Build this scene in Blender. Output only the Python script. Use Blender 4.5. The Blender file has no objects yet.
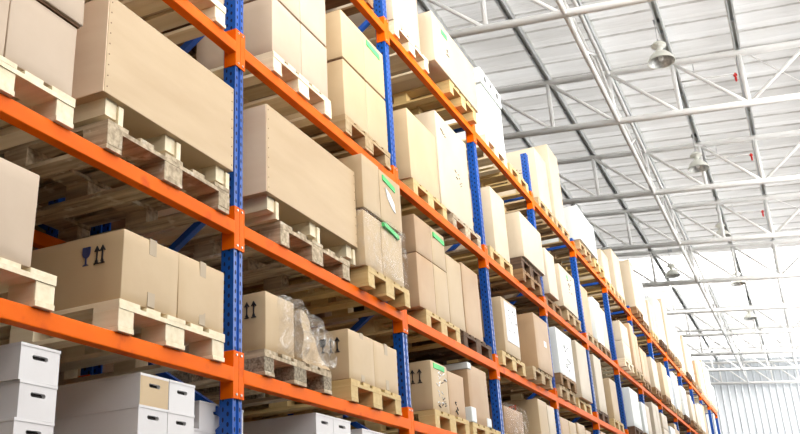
import bpy, bmesh, math, random
from mathutils import Vector, Matrix, noise

# ------------------------------------------------------------------ camera, world, exposure
SC = bpy.context.scene
COL = SC.collection
H = 1.6                                    # camera height above the floor
CAM = Vector((3.122, -4.6746, H))
cd = bpy.data.cameras.new('camera'); cam = bpy.data.objects.new('camera', cd); COL.objects.link(cam)
cd.sensor_width = 36.0; cd.lens = 909.76 / 800 * 36.0; cd.clip_end = 300
r = Vector((0.91231, 0.40523, -0.05898)); u = Vector((0.19740, -0.30901, 0.93035)); f = Vector((-0.35878, 0.86041, 0.36191))
# columns: right, up, -forward
r = Vector((0.9123105893, 0.4052295888, -0.0589776987)); f = Vector((-0.3587785486, 0.8604063098, 0.3619101203))
u = r.cross(f)
M = Matrix(((r.x, u.x, -f.x, CAM.x), (r.y, u.y, -f.y, CAM.y), (r.z, u.z, -f.z, CAM.z), (0, 0, 0, 1)))
cam.matrix_world = M
SC.camera = cam

w = bpy.data.worlds.new('daylight'); SC.world = w; w.use_nodes = True
nt = w.node_tree; bg = nt.nodes['Background']
bg.inputs['Color'].default_value = (1.0, 0.985, 0.96, 1); bg.inputs['Strength'].default_value = 2.8
SC.view_settings.view_transform = 'Standard'; SC.view_settings.look = 'None'
SC.view_settings.gamma = 1.0; SC.view_settings.use_curve_mapping = False
SC.view_settings.exposure = 0.84
sd = bpy.data.lights.new('sun', 'SUN'); sun = bpy.data.objects.new('sun', sd); COL.objects.link(sun)
sd.energy = 2.6; sd.angle = math.radians(8); sd.color = (1.0, 0.96, 0.9)
sun.rotation_euler = Vector((-0.89, 0.45, -0.08)).to_track_quat('-Z', 'Y').to_euler()

# ------------------------------------------------------------------ helpers
def lin(c):
    c = c / 255.0
    return c / 12.92 if c <= 0.04045 else ((c + 0.055) / 1.055) ** 2.4
def rgb(a, b, c): return (lin(a), lin(b), lin(c), 1)
def new_mat(name):
    m = bpy.data.materials.new(name); m.use_nodes = True
    return m, m.node_tree, m.node_tree.nodes['Principled BSDF']
def N(nt, t, **kw):
    n = nt.nodes.new(t)
    for k, v in kw.items(): setattr(n, k, v)
    return n
def noisy(name, c1, c2, scale=(3, 3, 3), rough=0.6, bump=0.0, bscale=40, metallic=0.0, spec=0.5, detail=4, var=0.0, blotch=None):
    """two-tone procedural surface: stretched noise between c1 and c2, optional random value per object, optional bump"""
    m, nt, p = new_mat(name); L = nt.links.new
    tc = N(nt, 'ShaderNodeTexCoord'); mp = N(nt, 'ShaderNodeMapping'); mp.inputs['Scale'].default_value = scale
    oi = N(nt, 'ShaderNodeObjectInfo'); ad = N(nt, 'ShaderNodeVectorMath', operation='ADD')
    sc = N(nt, 'ShaderNodeVectorMath', operation='SCALE'); cx = N(nt, 'ShaderNodeCombineXYZ')
    for k in range(3): L(oi.outputs['Random'], cx.inputs[k])
    L(cx.outputs[0], sc.inputs[0]); sc.inputs['Scale'].default_value = 37.0
    L(tc.outputs['Object'], ad.inputs[0]); L(sc.outputs[0], ad.inputs[1]); L(ad.outputs[0], mp.inputs['Vector'])
    nz = N(nt, 'ShaderNodeTexNoise'); nz.inputs['Scale'].default_value = 1.0; nz.inputs['Detail'].default_value = detail
    L(mp.outputs[0], nz.inputs['Vector'])
    rp = N(nt, 'ShaderNodeValToRGB'); rp.color_ramp.elements[0].position = 0.32; rp.color_ramp.elements[1].position = 0.68
    rp.color_ramp.elements[0].color = c1; rp.color_ramp.elements[1].color = c2
    L(nz.outputs['Fac'], rp.inputs['Fac'])
    hs = N(nt, 'ShaderNodeHueSaturation'); L(rp.outputs['Color'], hs.inputs['Color'])
    mr = N(nt, 'ShaderNodeMapRange'); mr.inputs['To Min'].default_value = 1 - var; mr.inputs['To Max'].default_value = 1 + var * 0.6
    L(oi.outputs['Random'], mr.inputs['Value']); L(mr.outputs[0], hs.inputs['Value'])
    col = hs.outputs['Color']
    if blotch:
        nb = N(nt, 'ShaderNodeTexNoise'); nb.inputs['Scale'].default_value = blotch[1]; nb.inputs['Detail'].default_value = 5
        L(ad.outputs[0], nb.inputs['Vector'])
        rb = N(nt, 'ShaderNodeValToRGB'); rb.color_ramp.elements[0].position = blotch[2]; rb.color_ramp.elements[1].position = blotch[2] + 0.08
        L(nb.outputs['Fac'], rb.inputs['Fac'])
        mx = N(nt, 'ShaderNodeMixRGB'); L(rb.outputs['Color'], mx.inputs['Fac']); L(col, mx.inputs['Color1']); mx.inputs['Color2'].default_value = blotch[0]
        col = mx.outputs['Color']
    L(col, p.inputs['Base Color'])
    p.inputs['Roughness'].default_value = rough; p.inputs['Metallic'].default_value = metallic
    p.inputs['Specular IOR Level'].default_value = spec
    if bump:
        nb = N(nt, 'ShaderNodeTexNoise'); nb.inputs['Scale'].default_value = bscale; L(tc.outputs['Object'], nb.inputs['Vector'])
        bp = N(nt, 'ShaderNodeBump'); bp.inputs['Strength'].default_value = bump; bp.inputs['Distance'].default_value = 0.01
        L(nb.outputs['Fac'], bp.inputs['Height']); L(bp.outputs[0], p.inputs['Normal'])
    return m

CARD = {
 'kraft': noisy('kraft_cardboard', rgb(185, 159, 123), rgb(194, 170, 134), (2, 2, 2), 0.5, 0.06, 14, var=0.04),
 'tan': noisy('tan_cardboard', rgb(176, 142, 106), rgb(185, 155, 119), (2, 2, 2), 0.5, 0.06, 14, var=0.05),
 'pale': noisy('pale_cardboard', rgb(191, 175, 149), rgb(198, 183, 160), (2, 2, 2), 0.45, 0.06, 12, var=0.03),
 'pink': noisy('pinkish_cardboard', rgb(182, 161, 138), rgb(191, 171, 149), (2, 2, 2), 0.5, 0.08, 12, var=0.03),
 'white': noisy('white_cardboard', rgb(212, 216, 213), rgb(219, 223, 221), (2, 2, 2), 0.4, 0.05, 12, var=0.02),
 'archive': noisy('white_archive_board', rgb(210, 206, 206), rgb(219, 217, 217), (2, 2, 2), 0.45, 0.04, 12, var=0.02),
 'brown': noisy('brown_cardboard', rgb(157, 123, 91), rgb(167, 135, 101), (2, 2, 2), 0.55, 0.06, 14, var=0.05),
 'ply': noisy('plywood_crate_board', rgb(187, 160, 124), rgb(197, 172, 136), (1.2, 1.2, 7), 0.5, 0.05, 18),
 'plylit': noisy('lit_plywood_board', rgb(236, 208, 178), rgb(243, 218, 190), (1.2, 1.2, 7), 0.5, 0.05, 18),
}
WOOD = {
 'clean': noisy('clean_pale_wood', rgb(222, 206, 172), rgb(238, 226, 198), (1.5, 22, 22), 0.6, 0.1, 30, var=0.05),
 'yellow': noisy('yellow_pine_wood', rgb(191, 161, 105), rgb(206, 181, 127), (1.5, 22, 22), 0.6, 0.1, 30, var=0.06),
 'light': noisy('light_worn_wood', rgb(163, 136, 94), rgb(186, 162, 125), (1.5, 22, 22), 0.65, 0.12, 30, var=0.08),
 'grey': noisy('weathered_grey_wood', rgb(142, 124, 100), rgb(206, 188, 158), (2.5, 26, 26), 0.75, 0.25, 30, var=0.06, blotch=(rgb(206, 196, 176), 9, 0.60)),
 'chip': noisy('grey_chipboard_block', rgb(98, 84, 65), rgb(165, 153, 132), (60, 60, 60), 0.8, 0.4, 80, var=0.05),
 'brown': noisy('brown_worn_wood', rgb(120, 88, 55), rgb(154, 120, 79), (1.5, 22, 22), 0.7, 0.15, 30, var=0.10),
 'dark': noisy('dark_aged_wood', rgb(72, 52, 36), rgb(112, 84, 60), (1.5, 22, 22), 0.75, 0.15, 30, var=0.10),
}
M_ORANGE = noisy('orange_beam_paint', rgb(226, 94, 0), rgb(234, 106, 2), (6, 3, 6), 0.5, 0.03, 20, spec=0.12, blotch=(rgb(208, 82, 10), 5, 0.62))
M_WHITEST = noisy('white_truss_paint', rgb(248, 248, 246), rgb(252, 252, 250), (1, 1, 1), 0.4)
M_GALV = noisy('galvanised_purlin_steel', rgb(206, 210, 212), rgb(226, 229, 230), (3, 3, 3), 0.45, metallic=0.0)
M_LAMPW = noisy('white_lamp_enamel', rgb(226, 226, 216), rgb(236, 236, 226), (3, 3, 3), 0.35)
M_LAMPD = noisy('aluminium_lamp_reflector', rgb(170, 172, 170), rgb(226, 226, 222), (14, 14, 14), 0.35, metallic=0.4)
M_GLASS_L = noisy('lamp_bulb_glass', rgb(236, 236, 232), rgb(246, 246, 244), (3, 3, 3), 0.15)
M_RED = noisy('red_valve_paint', rgb(200, 30, 24), rgb(214, 44, 34), (3, 3, 3), 0.4)
M_INK = noisy('dark_print_ink', rgb(26, 24, 28), rgb(40, 36, 40), (3, 3, 3), 0.6)
M_INKB = noisy('navy_print_ink', rgb(38, 44, 84), rgb(50, 56, 98), (3, 3, 3), 0.6)
M_GREEN = noisy('green_sticker_paper', rgb(70, 196, 108), rgb(92, 210, 124), (3, 3, 3), 0.5)
M_REDST = noisy('orange_red_sticker_paper', rgb(232, 84, 30), rgb(238, 98, 40), (3, 3, 3), 0.5)
M_PAPER = noisy('white_label_paper', rgb(228, 230, 234), rgb(244, 244, 246), (9, 9, 9), 0.5)
M_TAPE = noisy('clear_tan_tape', rgb(168, 150, 124), rgb(178, 160, 134), (3, 3, 3), 0.5)
M_HOLE = noisy('hand_hole_shade', rgb(44, 40, 40), rgb(60, 54, 52), (3, 3, 3), 0.8)
M_NAIL = noisy('rusty_nail_steel', rgb(120, 92, 64), rgb(140, 110, 78), (9, 9, 9), 0.6)
M_FLAP = noisy('flap_edge_gap_shade', rgb(96, 66, 42), rgb(112, 80, 54), (9, 9, 9), 0.8)
M_STEEL = noisy('zinc_bolt_steel', rgb(170, 172, 174), rgb(200, 202, 204), (9, 9, 9), 0.3, metallic=0.9)
M_FLOOR = noisy('grey_concrete_floor', rgb(66, 65, 64), rgb(78, 77, 75), (0.7, 0.7, 0.7), 0.5)
M_WALLL = noisy('grey_left_wall', rgb(70, 66, 62), rgb(80, 76, 72), (1, 1, 1), 0.8)
def translucent(m, fac, c):
    nt = m.node_tree; tl = nt.nodes.new('ShaderNodeBsdfTranslucent'); tl.inputs['Color'].default_value = c
    mx = nt.nodes.new('ShaderNodeMixShader'); mx.inputs['Fac'].default_value = fac
    nt.links.new(nt.nodes['Principled BSDF'].outputs[0], mx.inputs[1]); nt.links.new(tl.outputs[0], mx.inputs[2]); nt.links.new(mx.outputs[0], nt.nodes['Material Output'].inputs['Surface'])
M_WALLR = noisy('white_right_wall', rgb(226, 226, 224), rgb(234, 234, 232), (1, 1, 1), 0.7)
M_WALLD = noisy('dark_unseen_wall', rgb(104, 98, 92), rgb(116, 110, 104), (1, 1, 1), 0.8)
M_WALLF = noisy('pale_blue_grey_cladding', rgb(200, 206, 212), rgb(210, 215, 220), (0.4, 0.4, 0.4), 0.5)

translucent(M_WALLF, 0.03, rgb(216, 218, 220))
ROOF_TRANS = 0.2; SEAM = 0.74
def roof_mat(tr, ln):
    m, nt, p = new_mat('foil_faced_roof_insulation'); L = nt.links.new
    tc = N(nt, 'ShaderNodeTexCoord')
    mp = N(nt, 'ShaderNodeMapping'); mp.inputs['Scale'].default_value = (0.25, 1.6, 1); L(tc.outputs['Object'], mp.inputs['Vector'])
    nz = N(nt, 'ShaderNodeTexNoise'); nz.inputs['Scale'].default_value = 1; nz.inputs['Detail'].default_value = 4; L(mp.outputs[0], nz.inputs['Vector'])
    rp = N(nt, 'ShaderNodeValToRGB'); rp.color_ramp.elements[0].position = 0.35; rp.color_ramp.elements[1].position = 0.65
    rp.color_ramp.elements[0].color = rgb(196, 195, 193); rp.color_ramp.elements[1].color = rgb(216, 216, 216)
    L(nz.outputs['Fac'], rp.inputs['Fac'])
    sp = N(nt, 'ShaderNodeSeparateXYZ'); L(tc.outputs['Object'], sp.inputs[0])
    def mth(op, a, b):
        n = N(nt, 'ShaderNodeMath', operation=op)
        for i, v in enumerate((a, b)):
            if isinstance(v, (int, float)): n.inputs[i].default_value = v
            else: L(v, n.inputs[i])
        return n.outputs[0]
    nw = N(nt, 'ShaderNodeTexNoise'); nw.inputs['Scale'].default_value = 1.3; nw.inputs['Detail'].default_value = 6; L(tc.outputs['Object'], nw.inputs['Vector'])
    fr = mth('FRACT', mth('ADD', mth('DIVIDE', sp.outputs['Y'], SEAM), mth('MULTIPLY', nw.outputs['Fac'], 0.10)), 0)
    line = mth('LESS_THAN', mth('ABSOLUTE', mth('SUBTRACT', fr, 0.09), 0), 0.035)
    n3 = N(nt, 'ShaderNodeTexNoise'); n3.inputs['Scale'].default_value = 3.5; L(tc.outputs['Object'], n3.inputs['Vector'])
    k = mth('MULTIPLY', line, mth('MULTIPLY', n3.outputs['Fac'], 1.1 * ln))
    mxc = N(nt, 'ShaderNodeMixRGB'); L(k, mxc.inputs['Fac']); L(rp.outputs['Color'], mxc.inputs['Color1']); mxc.inputs['Color2'].default_value = rgb(120, 112, 102)
    rp = mxc; L(rp.outputs['Color'], p.inputs['Base Color'])
    mp2 = N(nt, 'ShaderNodeMapping'); mp2.inputs['Scale'].default_value = (1.2, 5, 1); L(tc.outputs['Object'], mp2.inputs['Vector'])
    n2 = N(nt, 'ShaderNodeTexNoise'); n2.inputs['Scale'].default_value = 1; n2.inputs['Detail'].default_value = 5; L(mp2.outputs[0], n2.inputs['Vector'])
    bp = N(nt, 'ShaderNodeBump'); bp.inputs['Strength'].default_value = 0.5; bp.inputs['Distance'].default_value = 0.12
    L(n2.outputs['Fac'], bp.inputs['Height']); L(bp.outputs[0], p.inputs['Normal'])
    p.inputs['Metallic'].default_value = 0.2; p.inputs['Roughness'].default_value = 0.42
    tl = N(nt, 'ShaderNodeBsdfTranslucent'); L(rp.outputs['Color'], tl.inputs['Color']); L(bp.outputs[0], tl.inputs['Normal'])
    mx = N(nt, 'ShaderNodeMixShader'); mx.inputs['Fac'].default_value = tr
    L(p.outputs[0], mx.inputs[1]); L(tl.outputs[0], mx.inputs[2]); L(mx.outputs[0], nt.nodes['Material Output'].inputs['Surface'])
    return m
M_ROOF = roof_mat(0.17, 0.65); M_ROOF2 = roof_mat(0.42, 0.35)  # translucency added to brighten the roof, more so over the far end

def post_mat(name, c1, c2):
    """blue paint with slot rows painted as dark holes on the front and the near flank of a rack post"""
    m, nt, p = new_mat(name); L = nt.links.new
    tc = N(nt, 'ShaderNodeTexCoord'); sp = N(nt, 'ShaderNodeSeparateXYZ'); L(tc.outputs['Object'], sp.inputs[0])
    def mth(op, a, b=None, c=None):
        n = N(nt, 'ShaderNodeMath', operation=op)
        for i, v in enumerate((a, b, c)):
            if v is None: continue
            if isinstance(v, (int, float)): n.inputs[i].default_value = v
            else: L(v, n.inputs[i])
        return n.outputs[0]
    def col(ax, centre, half, zoff):
        dx = mth('DIVIDE', mth('ABSOLUTE', mth('SUBTRACT', ax, centre)), half)
        z = mth('FRACT', mth('DIVIDE', mth('ADD', sp.outputs['Z'], zoff), 0.062))
        dz = mth('DIVIDE', mth('ABSOLUTE', mth('SUBTRACT', z, 0.5)), 0.24)
        return mth('LESS_THAN', mth('ADD', mth('MULTIPLY', dx, dx), mth('MULTIPLY', dz, dz)), 1.0)
    k = None
    for ax, c, h, zo in ((sp.outputs['Y'], 0.022, 0.0085, 0), (sp.outputs['Y'], 0.078, 0.0085, 0.0), (sp.outputs['X'], -0.035, 0.009, 0.03), (sp.outputs['X'], -0.07, 0.007, 0.0)):
        q = col(ax, c, h, zo); k = q if k is None else mth('MAXIMUM', k, q)
    nz = N(nt, 'ShaderNodeTexNoise'); nz.inputs['Scale'].default_value = 8; L(tc.outputs['Object'], nz.inputs['Vector'])
    rp = N(nt, 'ShaderNodeValToRGB'); rp.color_ramp.elements[0].color = c1; rp.color_ramp.elements[1].color = c2; L(nz.outputs['Fac'], rp.inputs['Fac'])
    mx = N(nt, 'ShaderNodeMixRGB'); L(k, mx.inputs['Fac']); L(rp.outputs['Color'], mx.inputs['Color1']); mx.inputs['Color2'].default_value = rgb(14, 22, 60)  # dark navy paints the shade inside the slots
    L(mx.outputs['Color'], p.inputs['Base Color'])
    L(mth('ADD', mth('MULTIPLY', k, 0.5), 0.3), p.inputs['Roughness'])
    bp = N(nt, 'ShaderNodeBump'); bp.inputs['Strength'].default_value = 1.0; bp.inputs['Distance'].default_value = 0.008; bp.invert = True
    L(k, bp.inputs['Height']); L(bp.outputs[0], p.inputs['Normal'])
    return m
M_BLUE = post_mat('blue_post_paint', rgb(8, 70, 154), rgb(12, 82, 172))
M_BRACE = noisy('blue_brace_paint', rgb(8, 68, 156), rgb(14, 80, 172), (4, 4, 4), 0.4)

def film_mat(nm, f0, f1):
    m, nt, p = new_mat(nm); L = nt.links.new
    out = nt.nodes['Material Output']
    tr = N(nt, 'ShaderNodeBsdfTransparent'); gl = N(nt, 'ShaderNodeBsdfGlossy'); gl.inputs['Roughness'].default_value = 0.18
    df = N(nt, 'ShaderNodeBsdfDiffuse'); df.inputs['Color'].default_value = rgb(240, 234, 222)
    tc = N(nt, 'ShaderNodeTexCoord'); nz = N(nt, 'ShaderNodeTexNoise'); nz.inputs['Scale'].default_value = 9; nz.inputs['Detail'].default_value = 6
    nz.inputs['Distortion'].default_value = 1.5
    L(tc.outputs['Object'], nz.inputs['Vector'])
    bp = N(nt, 'ShaderNodeBump'); bp.inputs['Strength'].default_value = 1.0; bp.inputs['Distance'].default_value = 0.05
    L(nz.outputs['Fac'], bp.inputs['Height']); L(bp.outputs[0], gl.inputs['Normal'])
    m1 = N(nt, 'ShaderNodeMixShader'); m1.inputs['Fac'].default_value = 0.35; L(gl.outputs[0], m1.inputs[1]); L(df.outputs[0], m1.inputs[2])
    rp = N(nt, 'ShaderNodeValToRGB'); rp.color_ramp.elements[0].position = 0.45; rp.color_ramp.elements[1].position = 0.68
    rp.color_ramp.elements[0].color = (f0, f0, f0, 1); rp.color_ramp.elements[1].color = (f1, f1, f1, 1)
    L(nz.outputs['Fac'], rp.inputs['Fac'])
    m2 = N(nt, 'ShaderNodeMixShader'); L(rp.outputs['Color'], m2.inputs['Fac']); L(tr.outputs[0], m2.inputs[1]); L(m1.outputs[0], m2.inputs[2])
    L(m2.outputs[0], out.inputs['Surface'])
    return m
M_FILM = film_mat('clear_stretch_film', .06, .42); M_FILM2 = film_mat('thin_stretch_film', .02, .22)

class MB:
    def __init__(s): s.v = []; s.f = []
    def add(s, vs, fs):
        b = len(s.v); s.v += [tuple(v) for v in vs]; s.f += [[b + i for i in q] for q in fs]
    def box(s, x0, x1, y0, y1, z0, z1):
        s.add([(x0, y0, z0), (x1, y0, z0), (x1, y1, z0), (x0, y1, z0), (x0, y0, z1), (x1, y0, z1), (x1, y1, z1), (x0, y1, z1)],
              [(0, 3, 2, 1), (4, 5, 6, 7), (0, 1, 5, 4), (1, 2, 6, 5), (2, 3, 7, 6), (3, 0, 4, 7)]); return s
    def tube(s, a, b, rad, n=8, rad2=None):
        a = Vector(a); b = Vector(b); d = (b - a).normalized(); rad2 = rad if rad2 is None else rad2
        h = Vector((0, 0, 1)) if abs(d.z) < 0.9 else Vector((1, 0, 0)); p = d.cross(h).normalized(); q = d.cross(p)
        vs = []
        for c, rr in ((a, rad), (b, rad2)):
            for i in range(n):
                t = 2 * math.pi * i / n; vs.append(c + p * math.cos(t) * rr + q * math.sin(t) * rr)
        fs = [(i, (i + 1) % n, n + (i + 1) % n, n + i) for i in range(n)] + [tuple(range(n))[::-1], tuple(range(n, 2 * n))]
        s.add(vs, fs); return s
    def bar(s, a, b, wdt, hgt, up=(0, 0, 1)):
        a = Vector(a); b = Vector(b); d = (b - a).normalized(); p = d.cross(Vector(up)).normalized(); q = p.cross(d)
        vs = [c + p * i * wdt / 2 + q * j * hgt / 2 for c in (a, b) for i, j in ((-1, -1), (1, -1), (1, 1), (-1, 1))]
        s.add(vs, [(0, 1, 2, 3)[::-1], (4, 5, 6, 7), (0, 1, 5, 4), (1, 2, 6, 5), (2, 3, 7, 6), (3, 0, 4, 7)]); return s
    def extrude(s, poly, fn, t0, t1):
        """poly: 2D outline, fn(a, b, t) -> point"""
        n = len(poly); vs = [fn(a, b, t0) for a, b in poly] + [fn(a, b, t1) for a, b in poly]
        s.add(vs, [(i, (i + 1) % n, n + (i + 1) % n, n + i) for i in range(n)] + [tuple(range(n))[::-1], tuple(range(n, 2 * n))]); return s
    def lathe(s, prof, c=(0, 0, 0), n=24):
        k = len(prof); vs = []
        for rr, z in prof:
            for i in range(n):
                t = 2 * math.pi * i / n; vs.append((c[0] + rr * math.cos(t), c[1] + rr * math.sin(t), c[2] + z))
        s.add(vs, [(j * n + i, j * n + (i + 1) % n, (j + 1) * n + (i + 1) % n, (j + 1) * n + i) for j in range(k - 1) for i in range(n)]); return s
    def mesh(s, name, m, smooth=False, bevel=0.0):
        me = bpy.data.meshes.new(name); me.from_pydata(s.v, [], s.f)
        bm = bmesh.new(); bm.from_mesh(me)
        if bevel: bmesh.ops.bevel(bm, geom=bm.edges[:], offset=bevel, segments=2, profile=0.6, affect='EDGES', clamp_overlap=True)
        bmesh.ops.recalc_face_normals(bm, faces=bm.faces[:]); bm.to_mesh(me); bm.free()
        if smooth: me.polygons.foreach_set('use_smooth', [True] * len(me.polygons))
        me.materials.append(m); return me
    def build(s, name, m, parent=None, smooth=False, bevel=0.0, loc=None):
        o = bpy.data.objects.new(name, s.mesh(name, m, smooth, bevel)); COL.objects.link(o)
        if parent: o.parent = parent
        if loc: o.location = loc
        return o
def tag(o, label=None, cat=None, group=None, kind=None):
    if cat and not kind: kind = 'thing'
    if label: o['label'] = label
    if cat: o['category'] = cat
    if group: o['group'] = group
    if kind: o['kind'] = kind
    return o
def empty(name, loc=(0, 0, 0)):
    o = bpy.data.objects.new(name, None); COL.objects.link(o); o.location = loc; o.empty_display_size = 0.2; return o
KIDS = {}
def copy_tree(o, parent=None):
    c = o.copy(); COL.objects.link(c); c.parent = parent
    if o.name not in KIDS: KIDS[o.name] = list(o.children)
    for ch in KIDS[o.name]: copy_tree(ch, c)
    return c
ORD = ['first', 'second', 'third', 'fourth', 'fifth', 'sixth', 'seventh', 'eighth', 'ninth', 'tenth', 'eleventh', 'twelfth', 'thirteenth', 'fourteenth', 'fifteenth', 'sixteenth']
SHELF = {-1: 'below the lowest beam', 0: 'on the lowest beam', 1: 'on the second beam up', 2: 'on the third beam up', 3: 'on the top beam'}
BEAMN = {-1: 'bottom, near the floor', 0: 'lowest in view', 1: 'second level up', 2: 'third level up', 3: 'top level'}

# ------------------------------------------------------------------ measures
L = 2.7; NB = 13                       # bay length, bays after the first post
LEV = {-1: H + 0.20, 0: H + 1.2245, 1: H + 2.1879, 2: H + 3.5444, 3: H + 5.2333}
PH = 0.17                              # pallet height
RD = 1.2                               # rack depth
HU, HL = 9.8, 8.6                      # truss chords above the camera, at camera X
def zr(x, h): return H + h - 0.107 * (x - CAM.x)
YW = 56.3 + CAM.y                      # far wall
HS = 10.12
XL = -3.3; XR = 9.5

# ------------------------------------------------------------------ the setting
tag(MB().box(XL, XR, -9, YW + .2, -0.2, 0).build('floor', M_FLOOR), kind='structure')
tag(MB().box(XL - .2, XL, -9, YW + .2, 0, zr(XL, 10.4)).build('wall_left', M_WALLL), kind='structure')  # added behind the racks to stop daylight leaking in
mb = MB(); poly = []
y = XL
pts = []
x = XL
while x < XR:
    pts += [(x, 0), (x + .25, 0), (x + .29, -.04), (x + .33, -.04)]; x += .37
nq = len(pts); mb.add([(a, YW + b, 0) for a, b in pts] + [(a, YW + b, zr(a, 10.16)) for a, b in pts], [(i, i + 1, nq + i + 1, nq + i) for i in range(nq - 1)])
tag(mb.build('wall_far', M_WALLF), kind='structure')
tag(MB().box(XR, XR + .2, -9, YW + .2, 0, 6.4).build('wall_right', M_WALLD), kind='structure')  # unseen wall added to block low light, left open above for daylight
mb = MB(); mb.add([(XL - .2, -9, 0), (XR + .2, -9, 0), (XR + .2, -9, zr(XR + .2, HS)), (XL - .2, -9, zr(XL - .2, HS)), (XL - .2, -9.2, 0), (XR + .2, -9.2, 0), (XR + .2, -9.2, zr(XR + .2, HS)), (XL - .2, -9.2, zr(XL - .2, HS))], [(0, 1, 2, 3), (4, 7, 6, 5), (0, 4, 5, 1), (1, 5, 6, 2), (2, 6, 7, 3), (3, 7, 4, 0)])
tag(mb.build('wall_near', M_WALLD), kind='structure')  # unseen end wall added to darken the shelf interiors
# roof: foil blankets hung between seams, strips left open for two skylights and an added unseen one
SKY = [(-7.5, 6.0), (34.0 + CAM.y, 37.3 + CAM.y), (48.3 + CAM.y, 51.2 + CAM.y)]  # first strip lies out of view, added to light trusses and near loads
def roof_piece(name, y0, y1, mt=None):
    mb = MB(); st = SEAM; ys = [(y0, 0)]
    rnd = random.Random(int(y0 * 10) + 99)
    for i in range(int(y0 / st) - 1, int(y1 / st) + 2):
        for t, d in ((0, 0.0), (0.02, -0.03), (0.06, -0.03), (0.08, -0.0), (0.3, -0.02 - rnd.random() * .03), (0.55, -0.035 - rnd.random() * .04), (0.8, -0.015)):
            if y0 < st * (i + t) < y1: ys.append((st * (i + t), d))
    ys.append((y1, 0)); n = len(ys); xs = [XL - .2, XR]
    vs = [(x, y, zr(x, HS) + d) for x in xs for y, d in ys]
    fs = [(i, i + 1, n + i + 1, n + i) for i in range(n - 1)]
    mb.add(vs, fs); tag(mb.build(name, mt or M_ROOF), kind='structure')
ed = [-9] + [q for t in SKY for q in t] + [YW + .2]
for i in range(0, len(ed), 2): roof_piece('ceiling', ed[i], ed[i + 1], M_ROOF if i < 4 else M_ROOF2)
m, nt_, p_ = new_mat('skylight_translucent_sheet')
p_.inputs['Base Color'].default_value = (1, 1, 1, 1); p_.inputs['Roughness'].default_value = 0.5
tl = N(nt_, 'ShaderNodeBsdfTranslucent'); tl.inputs['Color'].default_value = (1, 1, 1, 1); tt = N(nt_, 'ShaderNodeBsdfTransparent')
mx = N(nt_, 'ShaderNodeMixShader'); mx.inputs['Fac'].default_value = 0.6
nt_.links.new(tl.outputs[0], mx.inputs[1]); nt_.links.new(tt.outputs[0], mx.inputs[2]); nt_.links.new(mx.outputs[0], nt_.nodes['Material Output'].inputs['Surface'])
M_SKYL = m
for i, (a, b) in enumerate(SKY):
    mb = MB(); x0, x1 = XL - .2, XR
    mb.add([(x0, a, zr(x0, HS + .1)), (x1, a, zr(x1, HS + .1)), (x1, b, zr(x1, HS + .1)), (x0, b, zr(x0, HS + .1))], [(0, 3, 2, 1)])
    tag(mb.build('window_%d' % (i + 1), M_SKYL), kind='structure')

# purlins along the hall, trusses across it, one lattice girder along it
PX = [CAM.x + a for a in (-5.25, -3.8, -2.42, -1.05, 0.31, 1.68, 3.05, 4.4, 5.8)]
for i, px in enumerate(PX):
    o = empty('roof_purlin', (px, -8, zr(px, HS - .055)))
    tag(o, 'grey galvanised double roof purlin, %s from the left under the foil roof' % ORD[i], 'roof purlin', 'roof purlins running down the hall')
    y1 = YW - 0.05 + 8
    for s in (-1, 1):
        mb = MB(); xx = s * .06
        mb.box(xx - .006, xx + .006, 0, y1, -.2, .0).box(min(xx, xx + s * -.03), max(xx, xx + s * -.03), 0, y1, -.2, -.19)
        mb.build('web_channel', M_GALV, o)
    mb = MB(); mb.box(-.075, .075, 0, y1, -.045, -.03); mb.build('top_plate', M_LAMPW, o)
    for k in range(20 if i < 7 else 0): MB().box(-.06, .06, 16 + k * 1.5, 16.06 + k * 1.5, -.17, -.1).build('spacer_strap', M_GALV, o)
TY = [9.0 + CAM.y + 4.69 * k for k in range(11)]
NODES = [CAM.x + a for a in (-6.5, -5.25, -3.8, -2.42, -1.05, 0.31, 1.68, 3.05, 4.4, 5.8)]
NX = [XL] + NODES[1:] if False else NODES
for i, ty in enumerate(TY):
    o = empty('roof_truss', (NX[0], ty, zr(NX[0], HL)))
    tag(o, 'white tubular steel roof truss, %s from the near end of the hall' % ORD[i], 'roof truss', 'white trusses across the roof')
    def P(x, h): return (x - NX[0], 0, zr(x, h) - zr(NX[0], HL))
    MB().tube(P(NX[0], HU), P(NX[-1], HU), .075, 10).build('top_chord', M_WHITEST, o, True)
    MB().tube(P(NX[0], HL), P(NX[-1], HL), .075, 10).build('bottom_chord', M_WHITEST, o, True)
    for k in range(1, len(NX)): MB().tube(P(NX[k], HL), P(NX[k], HU), .048, 8).build('vertical_strut', M_WHITEST, o, True)
    for k in range(len(NX) - 1):
        a, b = ((HU, HL) if NX[k] < CAM.x + .25 else (HL, HU))
        MB().tube(P(NX[k], a), P(NX[k + 1], b), .04, 8).build('diagonal_strut', M_WHITEST, o, True)
GX = CAM.x - 2.36
o = empty('lattice_girder', (GX, -6, zr(GX, HL))); tag(o, 'white lattice girder running lengthwise down the hall under the roof', 'girder')
y1 = YW + 5.9; dh = HU - HL
for s in (-1, 1):
    MB().tube((s * .09 - .14, 0, dh - .02), (s * .09 - .14, y1, dh - .02), .042, 8).build('top_chord', M_WHITEST, o, True)
MB().tube((0, 0, .0), (0, y1, .0), .055, 8).build('bottom_chord', M_WHITEST, o, True)
k = 0; yy = 0.0; st = 4.69 / 2
while yy + st < y1:
    MB().tube((0 if k % 2 else -.14, yy, 0 if k % 2 else dh), (-.14 if k % 2 else 0, yy + st, dh if k % 2 else 0), .03, 6).build('lattice_bar', M_WHITEST, o, True)
    yy += st; k += 1
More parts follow.
